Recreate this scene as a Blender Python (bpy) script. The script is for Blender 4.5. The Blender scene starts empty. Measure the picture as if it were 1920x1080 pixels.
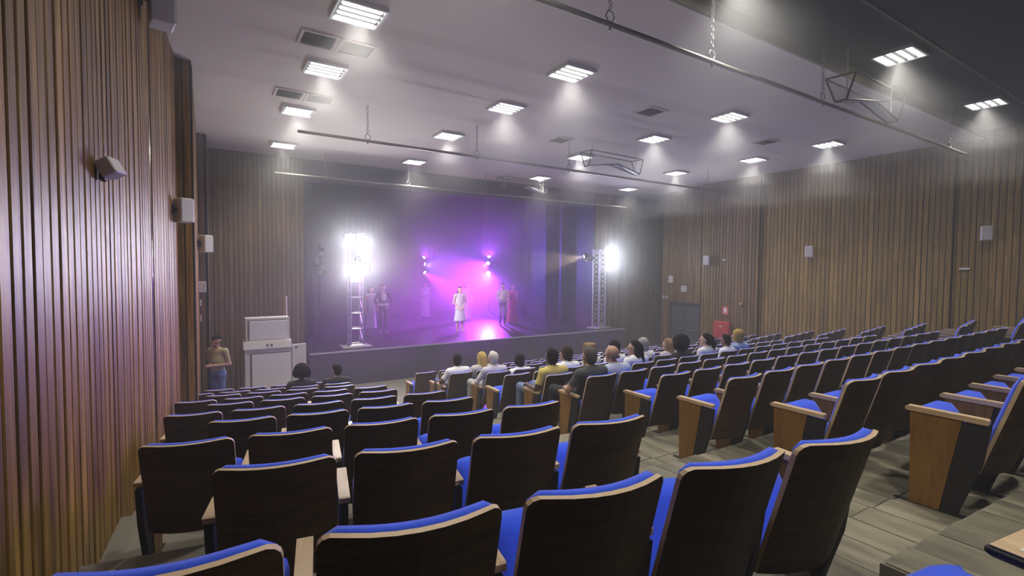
import bpy, math, random
import numpy as np
from mathutils import Matrix, Vector
random.seed(7)
rng = np.random.default_rng(5)
SC = bpy.context.scene
COL = SC.collection
Z0 = 3.2                     # height of the lens above the flat floor before the stage

# ------------------------------------------------------------------ camera, world, exposure
f, yaw, pit, roll = 924.08, math.radians(32.2799), math.radians(2.3329), math.radians(0.41666)
Fv = Vector((math.sin(yaw)*math.cos(pit), math.cos(yaw)*math.cos(pit), -math.sin(pit)))
Rv = Vector((math.cos(yaw), -math.sin(yaw), 0)); Uv = Rv.cross(Fv)
Rv, Uv = Rv*math.cos(roll)+Uv*math.sin(roll), Uv*math.cos(roll)-Rv*math.sin(roll)
cd = bpy.data.cameras.new('camera'); cam = bpy.data.objects.new('camera', cd); COL.objects.link(cam)
cd.sensor_width = 36; cd.lens = f/1920*36; cd.clip_start = 0.02; cd.clip_end = 200
cam.matrix_world = Matrix(((Rv.x, Uv.x, -Fv.x, 0), (Rv.y, Uv.y, -Fv.y, 0), (Rv.z, Uv.z, -Fv.z, Z0), (0, 0, 0, 1)))
SC.camera = cam
wd = bpy.data.worlds.new('world'); SC.world = wd; wd.use_nodes = True
wd.node_tree.nodes['Background'].inputs[0].default_value = (0.02, 0.02, 0.022, 1)
wd.node_tree.nodes['Background'].inputs[1].default_value = 0.2
SC.view_settings.view_transform = 'Standard'; SC.view_settings.look = 'None'
SC.view_settings.exposure = 0.12; SC.view_settings.gamma = 1.0; SC.view_settings.use_curve_mapping = False
cy = SC.cycles
cy.max_bounces = 4; cy.diffuse_bounces = 3; cy.glossy_bounces = 2; cy.transmission_bounces = 2; cy.volume_bounces = 0
cy.use_denoising = True; cy.use_adaptive_sampling = True; cy.adaptive_threshold = 0.03; cy.sample_clamp_indirect = 4.0; cy.caustics_reflective = False; cy.caustics_refractive = False
TUBE = 9.0           # glow of the ceiling tubes
DOWN = 360.0         # light each ceiling fitting throws down through its louvres
HAZE = 0.009         # density of the stage haze in the hall
HAZE_TOP = 0.088      # warm haze gathered under the ceiling
HAZE_G = 0.10
HAZE_STAGE = 0.048   # thicker round the stage, where the machine stands
HAZE_STAGE_G = 0.45

# ------------------------------------------------------------------ materials
def nm(name):
    m = bpy.data.materials.new(name); m.use_nodes = True
    return m, m.node_tree.nodes, m.node_tree.links, m.node_tree.nodes['Principled BSDF']
def plain(name, c, rough=.5, metal=0., noise=0., nscale=12., bump=0., spec=.5):
    m, N, L, B = nm(name)
    B.inputs['Base Color'].default_value = (*c, 1); B.inputs['Roughness'].default_value = rough
    B.inputs['Metallic'].default_value = metal; B.inputs['Specular IOR Level'].default_value = spec
    if noise or bump:
        tc = N.new('ShaderNodeTexCoord'); nz = N.new('ShaderNodeTexNoise'); nz.inputs['Scale'].default_value = nscale
        nz.inputs['Detail'].default_value = 4; L.new(tc.outputs['Object'], nz.inputs['Vector'])
        if noise:
            mx = N.new('ShaderNodeMix'); mx.data_type = 'RGBA'; mx.inputs['A'].default_value = (*[v*(1-noise) for v in c], 1)
            mx.inputs['B'].default_value = (*[min(1, v*(1+noise)) for v in c], 1)
            L.new(nz.outputs['Fac'], mx.inputs['Factor']); L.new(mx.outputs['Result'], B.inputs['Base Color'])
        if bump:
            bp = N.new('ShaderNodeBump'); bp.inputs['Strength'].default_value = bump; bp.inputs['Distance'].default_value = .01
            L.new(nz.outputs['Fac'], bp.inputs['Height']); L.new(bp.outputs['Normal'], B.inputs['Normal'])
    return m
def wood(name, dark, mid, light, rough=.4, stretch=(9, 9, .55), tone=.25, seed=True, grain=.5, coat=0., spec=.35):
    """board wood: grain drawn along one local axis, each board with a tone of its own"""
    m, N, L, B = nm(name)
    tc = N.new('ShaderNodeTexCoord'); mp = N.new('ShaderNodeMapping'); mp.inputs['Scale'].default_value = stretch
    oi = N.new('ShaderNodeObjectInfo'); L.new(tc.outputs['Object'], mp.inputs['Vector'])
    if seed:
        cb = N.new('ShaderNodeCombineXYZ'); ml = N.new('ShaderNodeMath'); ml.operation = 'MULTIPLY'; ml.inputs[1].default_value = 37.
        L.new(oi.outputs['Random'], ml.inputs[0])
        for k in range(3): L.new(ml.outputs[0], cb.inputs[k])
        L.new(cb.outputs[0], mp.inputs['Location'])
    nz = N.new('ShaderNodeTexNoise'); nz.inputs['Scale'].default_value = 2.2; nz.inputs['Detail'].default_value = 7
    nz.inputs['Roughness'].default_value = .62; nz.inputs['Distortion'].default_value = .6
    L.new(mp.outputs[0], nz.inputs['Vector'])
    rp = N.new('ShaderNodeValToRGB'); e = rp.color_ramp.elements
    e[0].position = .28; e[0].color = (*dark, 1); e[1].position = .74; e[1].color = (*light, 1)
    k = e.new(.5); k.color = (*mid, 1)
    L.new(nz.outputs['Fac'], rp.inputs[0])
    hs = N.new('ShaderNodeHueSaturation'); L.new(rp.outputs[0], hs.inputs['Color'])
    mr = N.new('ShaderNodeMapRange'); mr.inputs['To Min'].default_value = 1-tone; mr.inputs['To Max'].default_value = 1+tone
    L.new(oi.outputs['Random'], mr.inputs['Value']); L.new(mr.outputs[0], hs.inputs['Value'])
    L.new(hs.outputs[0], B.inputs['Base Color'])
    bp = N.new('ShaderNodeBump'); bp.inputs['Strength'].default_value = .18*grain; bp.inputs['Distance'].default_value = .004
    L.new(nz.outputs['Fac'], bp.inputs['Height']); L.new(bp.outputs['Normal'], B.inputs['Normal'])
    B.inputs['Specular IOR Level'].default_value = spec
    B.inputs['Roughness'].default_value = rough; B.inputs['Coat Weight'].default_value = coat; B.inputs['Coat Roughness'].default_value = .2
    return m
def glow(name, c, s):
    m, N, L, B = nm(name); B.inputs['Base Color'].default_value = (.8, .8, .8, 1)
    B.inputs['Emission Color'].default_value = (*c, 1); B.inputs['Emission Strength'].default_value = s
    return m
def fabric(name, c, rough=.9):
    m, N, L, B = nm(name)
    B.inputs['Roughness'].default_value = rough; B.inputs['Specular IOR Level'].default_value = .2
    B.inputs['Sheen Weight'].default_value = .25
    tc = N.new('ShaderNodeTexCoord'); nz = N.new('ShaderNodeTexNoise'); nz.inputs['Scale'].default_value = 9; nz.inputs['Detail'].default_value = 5
    wv = N.new('ShaderNodeTexNoise'); wv.inputs['Scale'].default_value = 420
    L.new(tc.outputs['Object'], nz.inputs['Vector']); L.new(tc.outputs['Object'], wv.inputs['Vector'])
    mx = N.new('ShaderNodeMix'); mx.data_type = 'RGBA'; mx.inputs['A'].default_value = (*[v*.82 for v in c], 1)
    mx.inputs['B'].default_value = (*[min(1, v*1.15) for v in c], 1)
    L.new(nz.outputs['Fac'], mx.inputs['Factor']); L.new(mx.outputs['Result'], B.inputs['Base Color'])
    bp = N.new('ShaderNodeBump'); bp.inputs['Strength'].default_value = .25; bp.inputs['Distance'].default_value = .002
    L.new(wv.outputs['Fac'], bp.inputs['Height']); L.new(bp.outputs['Normal'], B.inputs['Normal'])
    return m

M_SLAT = wood('slat_wood', (.070, .034, .004), (.235, .126, .019), (.48, .295, .055), rough=.46, stretch=(7, 7, .42), tone=.30)
M_SLATR = wood('slat_wood_far', (.125, .075, .017), (.255, .162, .042), (.38, .25, .075), rough=.5, tone=.17)
M_SLATF = wood('slat_wood_front', (.080, .044, .014), (.165, .098, .034), (.25, .155, .058), rough=.45, tone=.22)
M_BACKING = plain('slat_backing', (.020, .013, .008), .8)
M_CHAIRB = wood('seat_back_veneer', (.032, .018, .007), (.056, .033, .013), (.082, .050, .020), rough=.55, spec=.22, stretch=(2, 2, 14), tone=.25, grain=.3)
M_EDGE = plain('beech_edge', (.62, .46, .29), .45, noise=.12, nscale=30)
M_ARM = wood('armrest_beech', (.45, .30, .17), (.56, .40, .24), (.66, .50, .32), rough=.4, stretch=(10, 1.2, 10), tone=.15)
M_PANEL = wood('side_panel_veneer', (.16, .075, .014), (.235, .118, .024), (.32, .17, .040), rough=.4, stretch=(9, 9, 1.2), tone=.15)
M_DARK = plain('black_steel', (.010, .010, .011), .6)
M_BLUE = fabric('blue_upholstery', (.045, .115, .85))
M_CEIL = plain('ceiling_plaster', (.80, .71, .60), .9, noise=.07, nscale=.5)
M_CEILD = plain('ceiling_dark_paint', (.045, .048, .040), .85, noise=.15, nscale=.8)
M_FASC = plain('ceiling_fascia', (.20, .19, .13), .8)
M_WHITE = plain('white_plastic', (.70, .69, .66), .45)
M_WHITEP = plain('white_painted_wood', (.62, .58, .54), .5, noise=.05, nscale=6)
M_GREYM = plain('grey_metal', (.30, .29, .26), .4, .7)
M_ALU = plain('aluminium', (.62, .62, .62), .32, .9)
M_BLACK = plain('black_paint', (.012, .012, .013), .5)
M_CURT = plain('black_curtain', (.006, .0055, .007), 1., noise=.2, nscale=3, spec=.05)
M_STAGE = plain('stage_floor_black', (.030, .026, .034), .34, noise=.2, nscale=2, bump=.05)
M_RISER = plain('stage_front_paint', (.085, .062, .115), .75, noise=.12, nscale=1.2)
M_NOSE = plain('stage_nosing', (.42, .41, .45), .4)
M_RED = plain('red_enamel', (.42, .035, .025), .4)
M_DOOR = plain('grey_door_paint', (.060, .066, .078), .55, noise=.1, nscale=3)
M_FLOOR = plain('floor_vinyl', (.20, .185, .145), .5, noise=.18, nscale=3)
M_GRILLE = plain('vent_grille', (.30, .28, .25), .7)
M_TUBE = glow('lamp_tube', (1., .985, .96), TUBE)
M_REFL = plain('lamp_reflector', (.10, .10, .10), .5, .0)
def tilemat():
    m, N, L, B = nm('vinyl_tile')
    tc = N.new('ShaderNodeTexCoord'); mp = N.new('ShaderNodeMapping'); mp.inputs['Scale'].default_value = (6, 1.7, 6)
    oi = N.new('ShaderNodeObjectInfo'); ml = N.new('ShaderNodeMath'); ml.operation = 'MULTIPLY'; ml.inputs[1].default_value = 53
    cb = N.new('ShaderNodeCombineXYZ'); L.new(oi.outputs['Random'], ml.inputs[0])
    for k in range(3): L.new(ml.outputs[0], cb.inputs[k])
    L.new(tc.outputs['Object'], mp.inputs['Vector']); L.new(cb.outputs[0], mp.inputs['Location'])
    nz = N.new('ShaderNodeTexNoise'); nz.inputs['Scale'].default_value = 1.3; nz.inputs['Detail'].default_value = 6; L.new(mp.outputs[0], nz.inputs['Vector'])
    rp = N.new('ShaderNodeValToRGB'); e = rp.color_ramp.elements
    e[0].position = .3; e[0].color = (.105, .098, .070, 1); e[1].position = .72; e[1].color = (.29, .262, .18, 1)
    L.new(nz.outputs['Fac'], rp.inputs[0])
    hs = N.new('ShaderNodeHueSaturation'); L.new(rp.outputs[0], hs.inputs['Color'])
    mr = N.new('ShaderNodeMapRange'); mr.inputs['To Min'].default_value = .72; mr.inputs['To Max'].default_value = 1.2
    L.new(oi.outputs['Random'], mr.inputs['Value']); L.new(mr.outputs[0], hs.inputs['Value']); L.new(hs.outputs[0], B.inputs['Base Color'])
    B.inputs['Roughness'].default_value = .5
    return m
M_TILE = tilemat()
_cl = {}
def cloth(c):
    if c not in _cl: _cl[c] = plain('cloth_%d' % len(_cl), c, .85, noise=.1, nscale=14)
    return _cl[c]
def skin(c):
    if c not in _cl: _cl[c] = plain('skin_%d' % len(_cl), c, .55, noise=.06, nscale=20)
    return _cl[c]

# ------------------------------------------------------------------ mesh building
class MB:
    def __init__(s): s.v, s.f, s.m = [], [], []
    def add(s, v, fc, m=0):
        o = len(s.v); s.v += [tuple(p) for p in v]; s.f += [tuple(i+o for i in q) for q in fc]; s.m += [m]*len(fc); return s
    def box(s, x0, x1, y0, y1, z0, z1, m=0):
        return s.add([(x0,y0,z0),(x1,y0,z0),(x1,y1,z0),(x0,y1,z0),(x0,y0,z1),(x1,y0,z1),(x1,y1,z1),(x0,y1,z1)],
                     [(0,3,2,1),(4,5,6,7),(0,1,5,4),(1,2,6,5),(2,3,7,6),(3,0,4,7)], m)
    def cbox(s, x0, x1, y0, y1, z0, z1, c=.006, m=0):
        """box with chamfered edges round its y outline"""
        v = []
        for z, i in ((z0, c), (z0+c, 0), (z1-c, 0), (z1, c)):
            X0, X1, Y0, Y1 = x0+i, x1-i, y0+i, y1-i
            v += [(X0+c,Y0,z),(X1-c,Y0,z),(X1,Y0+c,z),(X1,Y1-c,z),(X1-c,Y1,z),(X0+c,Y1,z),(X0,Y1-c,z),(X0,Y0+c,z)]
        fc = [tuple(range(7,-1,-1)), tuple(range(24,32))]
        for r in range(3):
            for k in range(8): fc.append((r*8+k, r*8+(k+1)%8, r*8+8+(k+1)%8, r*8+8+k))
        return s.add(v, fc, m)
    def prism(s, poly, x0, x1, m=0, axis='x'):
        """polygon extruded along an axis; the polygon is given in the two other axes"""
        n = len(poly)
        P = {'x': lambda a, b, t: (t, a, b), 'y': lambda a, b, t: (a, t, b), 'z': lambda a, b, t: (a, b, t)}[axis]
        v = [P(a, b, x0) for a, b in poly]+[P(a, b, x1) for a, b in poly]
        area = sum(poly[i][0]*poly[(i+1)%n][1]-poly[(i+1)%n][0]*poly[i][1] for i in range(n))
        if axis == 'y': area = -area
        lo, hi = tuple(range(n)), tuple(range(n, 2*n))
        fc = [lo[::-1], hi]+[(i, (i+1)%n, n+(i+1)%n, n+i) for i in range(n)]
        if area < 0: fc = [q[::-1] for q in fc]
        return s.add(v, fc, m)
    def tube(s, a, b, r, n=8, m=0, r2=None):
        a, b = Vector(a), Vector(b); d = (b-a).normalized(); r2 = r if r2 is None else r2
        u = d.orthogonal().normalized(); w = d.cross(u)
        v = []
        for p, rr in ((a, r), (b, r2)): v += [p+(u*math.cos(2*math.pi*k/n)+w*math.sin(2*math.pi*k/n))*rr for k in range(n)]
        return s.add(v, [tuple(range(n-1,-1,-1)), tuple(range(n, 2*n))]+[(k,(k+1)%n,n+(k+1)%n,n+k) for k in range(n)], m)
    def ring(s, c, r, t, ax='y', n=10, k=5, m=0):
        v, fc = [], []
        for i in range(n):
            A = 2*math.pi*i/n
            for j in range(k):
                Bq = 2*math.pi*j/k; rr = r+t*math.cos(Bq); h = t*math.sin(Bq)
                p = {'y': (rr*math.cos(A), h, rr*math.sin(A)), 'x': (h, rr*math.cos(A), rr*math.sin(A)), 'z': (rr*math.cos(A), rr*math.sin(A), h)}[ax]
                v.append((c[0]+p[0], c[1]+p[1], c[2]+p[2]))
        for i in range(n):
            for j in range(k): fc.append((i*k+j, ((i+1)%n)*k+j, ((i+1)%n)*k+(j+1)%k, i*k+(j+1)%k))
        return s.add(v, fc, m)
    def ball(s, c, r, n=10, k=6, m=0):
        r = (r, r, r) if not hasattr(r, '__len__') else r
        v = [(c[0], c[1], c[2]-r[2])]
        for i in range(1, k):
            t = math.pi*i/k-math.pi/2
            v += [(c[0]+r[0]*math.cos(t)*math.cos(2*math.pi*j/n), c[1]+r[1]*math.cos(t)*math.sin(2*math.pi*j/n), c[2]+r[2]*math.sin(t)) for j in range(n)]
        v.append((c[0], c[1], c[2]+r[2])); fc = []
        for j in range(n):
            fc.append((0, 1+(j+1)%n, 1+j)); fc.append((len(v)-1, 1+(k-2)*n+j, 1+(k-2)*n+(j+1)%n))
            for i in range(k-2): fc.append((1+i*n+j, 1+i*n+(j+1)%n, 1+(i+1)*n+(j+1)%n, 1+(i+1)*n+j))
        return s.add(v, fc, m)
    def mesh(s, name, mats, smooth=False):
        me = bpy.data.meshes.new(name); me.from_pydata(s.v, [], s.f)
        for m in (mats if isinstance(mats, (list, tuple)) else [mats]): me.materials.append(m)
        me.polygons.foreach_set('material_index', s.m)
        if smooth: me.polygons.foreach_set('use_smooth', [True]*len(s.f))
        me.update(); return me
    def build(s, name, mats, parent=None, loc=None, smooth=False, **kw):
        return link(name, s.mesh(name, mats, smooth), parent, loc, **kw)
def link(name, data, parent=None, loc=None, rot=None, kind=None, label=None):
    o = bpy.data.objects.new(name, data); COL.objects.link(o)
    if parent is not None: o.parent = parent
    if loc is not None: o.location = loc
    if rot is not None: o.rotation_euler = rot
    if kind: o['kind'] = kind
    if label: o['label'] = label
    return o
def thing(name, label, cat, loc=(0, 0, 0), rz=0., group=None, data=None):
    o = link(name, data, None, loc, (0, 0, rz)); o['label'] = label; o['category'] = cat
    if group: o['group'] = group
    return o
ORD = ['first','second','third','fourth','fifth','sixth','seventh','eighth','ninth','tenth','eleventh','twelfth','thirteenth','fourteenth','fifteenth','sixteenth']

# ------------------------------------------------------------------ room shell
def wall(name, segs, z0=0., z1=None):
    """segs: (x0,y0,x1,y1, ztop, pitch, material, slat?) ; slats stand proud on the room side (left of the direction x0y0 -> x1y1)"""
    b = MB()
    root = None
    todo = []
    for (x0, y0, x1, y1, zt, pitch, mat) in segs:
        d = Vector((x1-x0, y1-y0, 0)); Ln = d.length; d.normalize(); n = Vector((-d.y, d.x, 0))
        a = Vector((x0, y0, 0)); e = Vector((x1, y1, 0)); q = n*-.12
        P = [a, e, e+q, a+q]
        b.add([(p.x, p.y, z) for z in (0, zt) for p in P], [(3,2,1,0),(4,5,6,7),(1,0,4,5)[::-1],(2,1,5,6)[::-1],(3,2,6,7)[::-1],(0,3,7,4)[::-1]])
        if pitch: todo.append((a, d, n, Ln, zt, pitch, mat))
    root = b.build(name, M_BACKING, kind='structure')
    for (a, d, n, Ln, zt, pitch, mat) in todo:
        w = pitch*.5-.008
        me = MB().prism([(-w, 0), (-w, .012), (-w+.007, .018), (w-.007, .018), (w, .012), (w, 0)], 0, zt-.01, axis='z').mesh('slat', mat)
        k = int(Ln/pitch); ang = math.atan2(d.y, d.x); t = (Ln-k*pitch)/2+pitch/2
        for i in range(k):
            o = link('slat', me, root, a+d*(t+i*pitch)+n*.001, (0, 0, ang))
            o.scale = (random.uniform(.90, 1.06), random.uniform(.75, 1.15), 1)
    return root
def XL(y): return -.4+.06*(y-7.1)
CE = [(-4.2, 3.87, 3.25), (3.87, 6.32, 3.075), (6.32, 9.1, 3.05), (9.1, 11.75, 3.02), (11.75, 14.45, 2.92)]   # ceiling bays: from y, to y, height above the lens
# wall beside the camera: bay by bay, stepping in towards the stage (room side is +x, so run from stage to back)
wl = wall('wall_left', [
    (XL(6.36), 6.36, XL(-4.2), -4.2, Z0+3.25, .124, M_SLAT), (XL(8.87), 8.87, XL(6.42), 6.42, Z0+3.05, .118, M_SLAT),
    (-.075, 8.87, XL(8.87)-.12, 8.87, Z0+3.05, .10, M_SLAT),
    (-.06, 13.0, -.085, 8.87, Z0+3.01, .115, M_SLAT), (.14, 13.0, -.18, 13.0, Z0+2.92, .11, M_SLATF), (.14, 14.45, .14, 13.0, Z0+2.92, .115, M_SLATF)])
MB().box(XL(6.39)-.10, XL(6.39)-.02, 6.36, 6.42, 0, Z0+3.05).build('wall_left_joint', M_BLACK, wl)
for y in (6.362, 6.418): MB().tube((XL(6.39)+.012, y, 0), (XL(6.39)+.012, y, Z0+3.03), .006, 8).build('joint_strip', plain('joint_steel', (.6, .58, .55), .18, 1.), wl, smooth=True)
wr = wall('wall_right', [
    (15.36, -4.2, 15.36, 4.36, Z0+3.25, .122, M_SLATR), (15.48, 4.36, 15.28, 4.36, Z0+3.25, .10, M_SLATR), (15.28, 4.36, 15.28, 9.15, Z0+3.12, .118, M_SLATR),
    (15.40, 9.15, 15.2, 9.15, Z0+3.05, .10, M_SLATR), (15.2, 9.15, 15.2, 11.36, Z0+3.05, .118, M_SLATF), (15.2, 12.72, 15.2, 13.1, Z0+3.0, .118, M_SLATF),
    (15.2, 13.1, 17.2, 13.1, Z0+2.92, 0, M_SLATF)])
# part of that wall over the door
bd = MB().box(15.2, 15.32, 11.36, 12.72, Z0-1.24, Z0+3.0)
bd.build('wall_panel_over_door', M_BACKING, wr)
me = MB().prism([(-.05, 0), (-.05, .016), (-.04, .022), (.04, .022), (.05, .016), (.05, 0)], 0, 4.22, axis='z').mesh('slat', M_SLATF)
for i in range(12): link('slat', me, wr, (15.2, 11.42+i*.1135, Z0-1.23), (0, 0, math.pi/2))
wf = wall('wall_front', [(2.42, 14.45, .02, 14.45, Z0+2.92, .112, M_SLATF), (17.2, 14.45, 12.91, 14.45, Z0+2.92, .118, M_SLATF)])
wb = wall('wall_back', [(XL(-4.2), -4.2, 15.7, -4.2, Z0+3.3, 0, M_SLAT)])
# stage house behind the opening
b = MB(); b.box(2.0, 2.42, 14.45, 23.7, 0, Z0+4.2); b.box(12.91, 13.3, 14.57, 23.7, 0, Z0+4.2); b.box(2.0, 13.3, 23.5, 23.7, 0, Z0+4.2); b.box(2.0, 13.3, 14.57, 23.7, Z0+4.0, Z0+4.2)
b.build('wall_stage', M_BLACK, kind='structure')
b = MB(); b.box(2.42, 12.91, 14.5, 14.6, Z0+2.35, Z0+4.2); b.build('wall_over_stage', M_RISER, kind='structure')
# ceiling: dark bay at the back, stepped pale bays ahead of it
b = MB()
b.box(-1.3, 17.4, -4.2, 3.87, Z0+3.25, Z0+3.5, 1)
b.prism([(y, Z0+z) for y, z in ((3.87, 3.06), (6.18, 3.06), (6.45, 3.04), (8.95, 3.045), (9.22, 3.025), (11.2, 3.03), (12.4, 2.92), (14.45, 2.92), (14.45, 3.5), (3.87, 3.5))], -1.3, 17.4, 0)
b.box(-1.3, 17.4, 2.86, 2.90, Z0+3.235, Z0+3.25, 2); b.box(-1.3, 17.4, 3.86, 3.9, Z0+3.05, Z0+3.3, 2)
b.build('ceiling', [M_CEIL, M_CEILD, M_FASC], kind='structure')
# ------------------------------------------------------------------ raked floor
ctop = {0:-.375, 1:-.565, 2:-.755, 3:-.945, 4:-1.135, 5:-1.312, 6:-1.482, 7:-1.652, 8:-1.817, 9:-1.982, 10:-2.160, 11:-2.335}
HB = .865
cfl = {k: v-HB for k, v in ctop.items()}
floor = MB().box(-1.2, 17.3, -4.2, 14.45, -.15, 0).build('floor', M_FLOOR, kind='structure')
def cedge(i): return .79+.955*(i-1)           # front edge of the tread that carries row i-1 (row i sits below it)
ys = {}
for i in range(-2, 11):
    z = Z0+(cfl[i] if i >= 0 else cfl[0]+.19*(-i))
    y0 = cedge(i); y1 = cedge(i+1)
    if i == -2: y0 = -4.1
    poly = [(2.42, y0+.10), (3.85, y0), (11.75, y0), (12.6, y0+.08), (12.6, y1+.08), (11.75, y1), (3.85, y1), (2.42, y1+.10)]
    if z > .01: MB().prism(poly, -.02, z, axis='z').build('step', M_FLOOR, floor)
# the two side blocks turn towards the stage
def lrow(k):
    kk = k//2
    return (-.085, 1.303+2.12*kk, -.647-.378*kk) if k % 2 == 0 else (.26, 2.283+2.12*kk, -.828-.378*kk)
def lline(k, x):                               # y of the row line of the wall-side block at x
    x0, y0, _ = lrow(k); t = (x-x0)/.98
    return y0-.206*(x-x0)*1.0+.0158*(x-x0)**2
for k in range(-3, 10):
    z = Z0+lrow(k)[2]-HB+.005
    def ed(kk, x): return lline(kk, x)+.03
    y0a, y0b = ed(k, -.75), ed(k, 2.42); y1a, y1b = ed(k+1, -.75), ed(k+1, 2.42)
    if k == -3: y0a = y0b = -4.1
    if z > .012: MB().prism([(-.8, y0a), (2.42, y0b), (2.42, y1b), (-.8, y1a)], -.02, z, axis='z').build('step', M_FLOOR, floor)
RR = []                                        # rows of the far side block: inner end x, y, top
for k in range(-4, 8): RR.append((12.72+(.0 if k % 2 else .12), 3.50+.872*k, -1.10-.16*k-(.0)))
for j, (x, y, zt) in enumerate(RR):
    z = Z0+zt-HB
    y0, y1 = y+.02, y+.872+.02
    if j == 0: y0 = -4.1
    if z > .012: MB().prism([(12.6, y0), (15.7, y0+.52), (15.7, y1+.52), (12.6, y1)], -.02, z, axis='z').build('step', M_FLOOR, floor)
# vinyl tiles of the aisle beside the wall-side block
tm = MB().prism([(-.118, -.236), (.118, -.236), (.118, .236), (-.118, .236)], 0, .006, axis='z').mesh('tile', M_TILE)
for i in range(-1, 9):
    z = Z0+(cfl[i] if i >= 0 else cfl[0]+.19)
    for cxi in range(11 if i < 5 else 6):
        for r in range(2):
            x = 2.55+.24*cxi; sh = max(0, (3.85-x)/1.43*.10)
            y = cedge(i)+.24+r*.478+sh
            o = link('tile', tm, floor, (x, y-.001, z)); o.scale = (.99, .985, random.uniform(.7, 1.1))
# ------------------------------------------------------------------ stage
SH = Z0-2.26
b = MB(); b.box(2.35, 13.6, 13.5, 14.44, 0, SH-.02, 0); b.box(2.43, 12.9, 14.44, 23.49, 0, SH-.02, 0); b.box(2.35, 13.6, 13.5, 14.44, SH-.02, SH, 1); b.box(2.43, 12.9, 14.44, 23.49, SH-.02, SH, 1)
st = b.build('stage', [M_RISER, M_STAGE], kind='structure')
MB().box(2.35, 13.6, 13.47, 13.5, SH-.035, SH+.004).build('stage_edge_strip', M_NOSE, st)
def drape(name, x0, y0, x1, y1, z0, z1, label, folds=None, amp=.003):
    d = Vector((x1-x0, y1-y0, 0)); Ln = d.length; d.normalize(); n = Vector((-d.y, d.x, 0)); k = int(Ln/.045); v, fc = [], []
    for i in range(k+1):
        t = Ln*i/k; a = amp*(math.sin(t*2*math.pi/.27)+.4*math.sin(t*2*math.pi/.71+1))
        for z, s in ((z0, 1.), (z1, .7)):
            for off in (0, .012):
                p = Vector((x0, y0, 0))+d*t+n*(a*s+off); v.append((p.x, p.y, z))
    for i in range(k):
        q = 4*i
        fc += [(q, q+4, q+6, q+2), (q+1, q+3, q+7, q+5), (q+2, q+6, q+7, q+3), (q, q+1, q+5, q+4)]
    m = MB().add(v, fc)
    return thing(name, label, 'curtain', data=m.mesh(name, M_CURT, True))
drape('stage_curtain', 2.5, 23.35, 12.85, 23.35, SH+.01, Z0+3.9, 'wide black backdrop curtain hanging across the back of the stage')
for i, (y, w) in enumerate(((16.6, 1.0), (19.3, 1.1))):
    w1 = ('first', 'second')[i]
    drape('wing_curtain', 2.5, y, 2.5+w*.5, y, SH+.01, Z0+3.9, f'{w1} black wing curtain from the audience, on the white cabinet side of the stage')
    drape('wing_curtain', 12.85-w*.7, y, 12.85, y, SH+.01, Z0+3.9, f'{w1} black wing curtain from the audience, on the door side of the stage')

# ------------------------------------------------------------------ theatre seats
HW, TH = .243, .020
def backpt(u, s, off=0.):
    """u across -1..1, s from bottom 0 to top 1, off forward"""
    x = u*HW; z = .27+s*(.86-.27); y = .17*(1-s)**1.0*1.0+.074*(u*u-1)+off
    return (x, y, z)
def make_back():
    b = MB(); us = [-1,-.985,-.94,-.87,-.72,-.5,-.25,0,.25,.5,.72,.87,.94,.985,1]; S = [0,.25,.5,.75,.92]
    r = .045
    def topz(u):
        e = max(0, abs(u)*HW-(HW-r)); return 1-(r-math.sqrt(max(0, r*r-e*e)))/(.86-.27)
    cols = [[backpt(u, s) for s in S]+[backpt(u, topz(u))] for u in us]
    n, k = len(us), len(S)+1
    fr = [[(p[0], p[1]+TH, p[2]+.002) for p in c] for c in cols]
    v = [p for c in cols for p in c]+[p for c in fr for p in c]; o = n*k; fc, fm = [], []
    for i in range(n-1):
        for j in range(k-1):
            fc.append((i*k+j, (i+1)*k+j, (i+1)*k+j+1, i*k+j+1)); fm.append(0)
            fc.append((o+i*k+j, o+i*k+j+1, o+(i+1)*k+j+1, o+(i+1)*k+j)); fm.append(0)
        fc.append((i*k+k-1, (i+1)*k+k-1, o+(i+1)*k+k-1, o+i*k+k-1)); fm.append(1)
        fc.append((i*k, o+i*k, o+(i+1)*k, (i+1)*k)); fm.append(1)
    for j in range(k-1):
        fc.append((j, j+1, o+j+1, o+j)); fm.append(1)
        q = (n-1)*k; fc.append((q+j, o+q+j, o+q+j+1, q+j+1)); fm.append(1)
    b.v, b.f, b.m = v, fc, fm
    return b.mesh('backrest', [M_CHAIRB, M_EDGE])
def make_bcush():
    b = MB(); n, k = 13, 9; v = []
    for side in (0, 1):
        for i in range(n):
            u = (-1+2*i/(n-1))*.955
            for j in range(k):
                s = .16+.84*j/(k-1)
                e = max(0, abs(u)*HW-(HW-.055)); s1 = min(s, 1.008-(.05-math.sqrt(max(0, .05**2-min(e, .05)**2)))/.59)
                puff = (1-abs(u/.955)**6)**.5*(1-max(0, (j/(k-1)-.8)/.2)**3*.38)*(1-max(0, (.15-j/(k-1))/.15)**2*.8)
                p = backpt(u, s1, TH+.002+(0 if not side else .012+.05*puff)); v.append(p)
    o = n*k; fc = []
    for i in range(n-1):
        for j in range(k-1):
            a = i*k+j; fc.append((a, a+k, a+k+1, a+1)); fc.append((o+a, o+a+1, o+a+k+1, o+a+k))
        a = i*k+k-1; fc.append((a, a+k, o+a+k, o+a)); a = i*k; fc.append((a, o+a, o+a+k, a+k))
    for j in range(k-1):
        fc.append((j, j+1, o+j+1, o+j)); q = (n-1)*k; fc.append((q+j, o+q+j, o+q+j+1, q+j+1))
    b.add(v, fc); return b.mesh('back_cushion', M_BLUE, True)
def seat_pt(x, d, h, tilt, py=.17, pz=.42):
    c, s = math.cos(tilt), math.sin(tilt); return (x, py+d*c-h*s, pz+d*s+h*c)
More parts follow.
